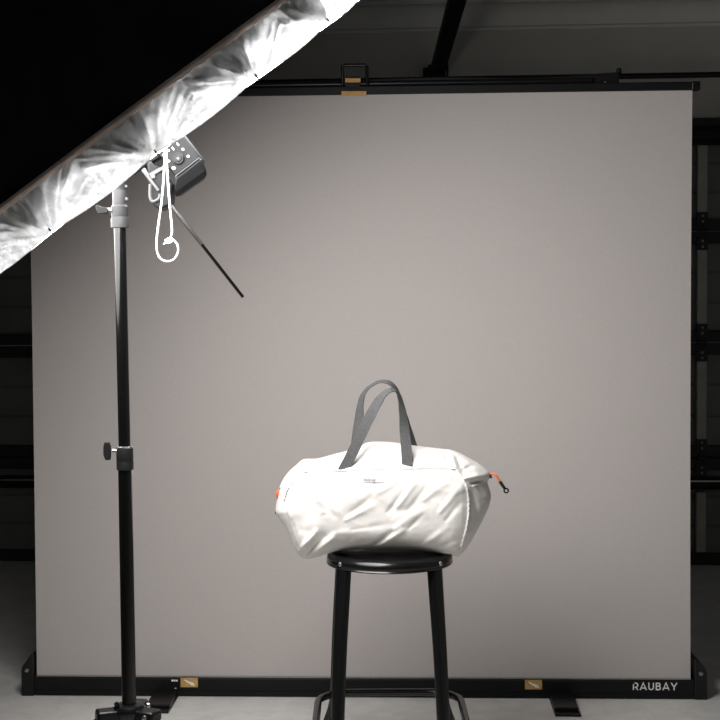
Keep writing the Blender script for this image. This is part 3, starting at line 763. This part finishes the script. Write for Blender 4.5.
# canopy edge binding
def bnd(i, j):
    k = i / 8; wob = .0012 * math.sin(i * 1.7); a = 2 * math.pi * j / 8
    p = rimpt(k, 1, -UT - .002); rd = (p - UC).normalized()
    return p + rd * (.004 * math.cos(a) + .006 + wob * .3) + ua * (.006 * math.sin(a) + .001)
MB().grid(lambda i, j: bnd(i, j % 8), NRB * 8, 9, True).build('edge_binding', M_piping, sb, ang=180)
# added black scallops under the diffuser skirt, shaped to block its inner glow
def scal(i, j):
    k = i / 12; u = k - math.floor(k); v = j / 5
    jit = noise.noise(V((math.floor(k) * 5.3, 1.1, 0)))
    a0 = max(0, 1 - u / .13); b0 = max(0, (u - (.42 + .12 * jit)) / (.58 - .12 * jit))
    reach = max(.33 + .13 * noise.noise(V((k * 5, 0, 3))), .25 + .75 * a0 ** 1.3, .22 + .78 * b0 ** .65)
    return rimpt(k, .992, -UT + v * reach * (UT - .012))
MB().grid(scal, NRB * 12, 6, True).build('skirt_shade_scallops', M_canopy, sb, ang=180)
# diffuser skirt: gathered fabric between the binding and the front edge
NK = 56
def skirt(i, j):
    k = i / NK; v = j / 24; u = k - math.floor(k)
    p = rimpt(k, 1, -UT + v * UT); rd = (p - (UC + ua * (-UT + v * UT))).normalized()
    c = .5 - abs(u - .5)                       # 0 at rib tips, .5 mid bay
    gather = math.sin(math.pi * v) ** .6
    fan = (u if u < .5 else u - 1) / (1.08 - v) if v < 1 else 0
    q = V((math.floor(k + .5) * 3.1, 0, 0))
    seedk = math.floor(k + .5)
    d = .008 * noise.noise(V((fan * 9 + seedk * 7.3, v * 1.2, .3))) + .006 * noise.noise(V((fan * 22 + seedk * 3.3, v * 2.0, 2.3))) + .002 * math.sin(fan * 40 + seedk) * math.exp(-abs(fan) * 2.5)
    d += .006 * noise.noise(V((k * 4.2, v * 2.2, 5.0))) + .0025 * noise.noise(V((k * 16, v * 2.5, 8.0)))
    puff = .004 * math.sin(math.pi * v) * (math.sin(math.pi * u) ** .7 * .7 + .3)
    d2 = d * gather * 1.5 + .002 * math.sin(k * 2 * math.pi * 11 + math.sin(k * 9) * 2) * (1 - v) ** 2
    sag = .0075 * v ** 3 * math.sin(math.pi * u) ** .8
    return p + rd * (.004 + puff + d2) + ua * sag
MB().grid(lambda i, j: skirt(i, j), NRB * NK, 25, True).build('diffuser_skirt', M_skirt, sb, ang=180)
# added unseen hem: shorter layer inside the skirt, shaped to darken it
def inner_layer(i, j):
    k = i / 16; u = k - math.floor(k); v = j / 8
    reach = .60 + .20 * noise.noise(V((k * 2.3, .4, 1.0))) + .16 * noise.noise(V((k * 7.5, 2.4, 1.0)))
    reach = max(reach, .95 * max(0, 1 - u / .2), .98 * max(0, (u - .35) / .65) ** 1.0)
    p = rimpt(k, .975, -UT + v * reach * UT * .97); rd = (p - UC).normalized()
    return p + rd * (.004 * noise.noise(V((k * 9, v * 2, 7))))
MB().grid(inner_layer, NRB * 16, 9, True).build('skirt_shade_layer', M_skirt, sb, ang=180)
# front diffuser
def frt(i, j):
    k = i / 6; u = k - math.floor(k); rad = j / 14
    sag = .0075 * math.sin(math.pi * u) ** .8 * rad ** 4
    p = rimpt(k, max(.004, rad) * 1.004, .0); 
    return p + ua * (sag + (.010 * (1 - rad ** 2)))
MB().grid(frt, NRB * 6, 15, True).build('diffuser_face', M_front, sb, ang=180)
for k in range(NRB):
    p = rimpt(k, 1.008, 0); rd = (p - UC).normalized(); fx = MB()
    fx.tube([p - ua * .006, p + ua * .007], .0016, 8); fx.build('rib_tip', M_collar, sb)
    pts = [rimpt(k, PROF[j][0] * .97, -UT - PROF[j][1] + .012) for j in range(len(PROF))]
    MB().tube([rimpt(k, .985, -.01)] + pts, .0022, 6).build('rib', M_steel, sb)
# shaft through flash bracket
sh0 = UC - ua * (UT + .50)
sA = P(171, 205, LD); sB = P(243, 297, LD + .06)
dirS = (sB - sA).normalized()
MB().tube([sh0, UC - ua * .1, sA, sA.lerp(sB, .42)], [.0045] * 4, 14).build('shaft', M_steel, sb)
MB().tube([sA.lerp(sB, .40), sB], [.0036, .0036], 14).build('shaft_end', M_pole, sb)
# drawstring hanging from the diffuser slit
s0 = P(163.5, 146, LD - .12)
c1 = spline([P(164.5, 140, LD - .12), P(164.6, 160, LD - .12), P(163.4, 182, LD - .12), P(161.2, 205, LD - .12), P(158.2, 226, LD - .12), P(156.7, 241, LD - .12), P(157.3, 252, LD - .12), P(160.8, 258.8, LD - .12), P(167.5, 261.5, LD - .12), P(174.2, 259, LD - .12), P(178, 252, LD - .12), P(177.2, 244.5, LD - .12), P(173, 239.8, LD - .12), P(169.4, 239.4, LD - .12)], 90)
c2 = spline([P(165.5, 140, LD - .12), P(166.6, 160, LD - .12), P(168.0, 182, LD - .12), P(169.8, 205, LD - .12), P(171.5, 223, LD - .12), P(172.0, 233, LD - .12), P(169.6, 239.4, LD - .12)], 60)
cdm = MB().tube(c1, .0020, 10); cdm.tube(c2, .0021, 10)
cord = cdm.build('drawstring', M_cord, sb)
kp = P(169.2, 240.6, LD - .122); kk = MB()
for a0 in (0, 1.1): kk.tube([kp + V((math.cos(a) * .005, math.sin(a) * .003, math.sin(a + a0) * .004)) for a in [2 * math.pi * i / 14 for i in range(14)]], .0022, 8, closed=True)
kk.tube([kp, P(166.2, 242.6, LD - .122), P(163.4, 244.4, LD - .122)], [.0024, .0022, .0015], 8); kk.tube([kp, P(164.6, 240.6, LD - .122)], [.002, .0016], 8)
kk.build('knot', M_cord, cord)

# ------------------------------------------------------------------ flash head
fd_ = V((.594, 0, -.804)); fe_ = V((.804, 0, .594))         # along axis (down right), across (up right)
def fp(px, py, d_): return P(px, py, d_)
fh = thing('flash_head', 'dark grey studio flash head with dial hanging under the glowing softbox', 'flash', P(182, 168, LD))
fb = MB()
front = [(150, 176), (128, 146), (176, 108), (187, 137.5), (201.5, 157.0), (175.5, 177.0), (163, 186)]
fb.prism([P(x, y, LD - .035) for x, y in ((159, 154), (152, 146), (176, 126), (186.5, 138.5), (200.5, 157), (175.2, 176.8))], (0, .10, 0))
fbody = fb.build('body', M_flash, fh, bevel=.005, bseg=3)
# rounded rear end
rr_ = MB()
a_ = [P(x, y, LD - .034) for x, y in ((200.6, 157.2), (175.0, 176.8))]
sec = [[P(x, y, LD - dd) for x, y in q] for q, dd in ((((200.8, 157.0), (174.8, 177.2)), .037), (((207.4, 169.0), (173.3, 193.5)), .028), (((207.2, 176.2), (176.0, 198)), .014), (((205.8, 179.0), (180, 197)), -.02), (((200.8, 177), (182, 193)), -.055), (((199, 160.0), (176, 177)), -.066))]
vs = []; 
for a, b in sec: vs += [a, b]
n = len(sec)
rr_.add(vs, [(2 * i, 2 * i + 1, (2 * i + 3) % (2 * n), (2 * i + 2) % (2 * n)) for i in range(n)] + [tuple(2 * i for i in range(n)), tuple(2 * i + 1 for i in range(n - 1, -1, -1))])
rr_.build('rear_shell', M_flash, fh, bevel=.006, bseg=4, ang=30)
pn = MB().prism([P(x, y, LD - .0375) for x, y in ((163.5, 159.5), (158, 150), (176, 133.5), (186.5, 139.8), (199.3, 157.0), (175.4, 175.3))], (0, .003, 0)).build('control_panel', M_panel, fh, bevel=.001)
MB().tube([P(200.2, 157.2, LD - .037), P(175.2, 176.4, LD - .037)], .0011, 8).build('panel_edge_trim', M_grey, fh)
dc_ = P(178.5, 158.7, LD - .0375)
dial = MB().lathe([(.0125, 0), (.0125, .004), (.0112, .005), (.0105, .004), (.0075, .004), (.0070, .0075), (.0065, .008), (0, .008)], dc_, (0, -1, 0), 32).build('dial', M_black, pn)
MB().lathe([(.0019, 0), (.0015, .001), (0, .0012)], dc_ + V((0, -.0078, 0)), (0, -1, 0), 12).build('dial_mark', M_white, dial)
for x, y, r_ in ((183, 149.5, .0027), (188.3, 156.4, .0029), (173.8, 168.3, .0038), (168.9, 161.2, .0027), (168.6, 150.6, .0024), (163.4, 155.0, .0020)):
    MB().lathe([(r_, 0), (r_, .0015), (r_ * .7, .0022), (0, .0022)], P(x, y, LD - .0378), (0, -1, 0), 16).build('button', M_white, pn)
pm = MB()
for x, y in ((173, 148.5), (177.8, 144.2)):
    for s_ in (-1, 0, 1):
        c_ = P(x + s_ * .75, y + s_ * 1.0, LD - .0382); pm.box(c_, (.0014 + .0006 * (s_ == 0), .0006, .0030), Matrix.Rotation(.65, 3, 'Y'))
pm.build('panel_print', M_white, pn, smooth=False)
# tilting bracket joining stand, flash and shaft
br = MB()
br.prism([P(x, y, LD - .03) for x, y in ((147, 164), (150, 160.5), (163, 172.5), (172.8, 184), (170, 205), (159, 210), (151, 203), (150.5, 188))], (0, .06, 0))
brk = br.build('tilt_bracket', M_flash, fh, bevel=.004, bseg=3)
MB().tube([P(142.5, 169.5, LD - .036), P(158.5, 190.5, LD - .036)], .0034, 12).build('umbrella_clamp_rod', M_grey, brk)
lp = spline([P(150.2, 184, LD - .037), P(150.0, 196, LD - .037), P(152.5, 201.5, LD - .037), P(158.5, 198.8, LD - .037), P(160, 194, LD - .037)], 24)
MB().tube(lp, .0030, 10).build('lock_handle', M_grey, brk)
MB().prism([P(x, y, LD - .036) for x, y in ((149, 173.4), (164.5, 165.0), (166, 168), (155, 174.4), (155.6, 178), (151, 179))], (0, .006, 0)).build('bracket_plate', M_grey, brk, bevel=.001)
arm = MB(); beam(arm, P(119, 176, LD), P(160, 152, LD), .03, .026)
arm.build('bracket_arm', M_collar, brk, bevel=.004)

# ------------------------------------------------------------------ world and view
wd = bpy.data.worlds.new('world'); scn.world = wd; wd.use_nodes = True
wd.node_tree.nodes['Background'].inputs[0].default_value = (.6, .65, .7, 1); wd.node_tree.nodes['Background'].inputs[1].default_value = .02
scn.view_settings.view_transform = 'Standard'; scn.view_settings.look = 'None'; scn.view_settings.gamma = 1
scn.view_settings.use_curve_mapping = False; scn.view_settings.exposure = 0
scn.cycles.max_bounces = 8
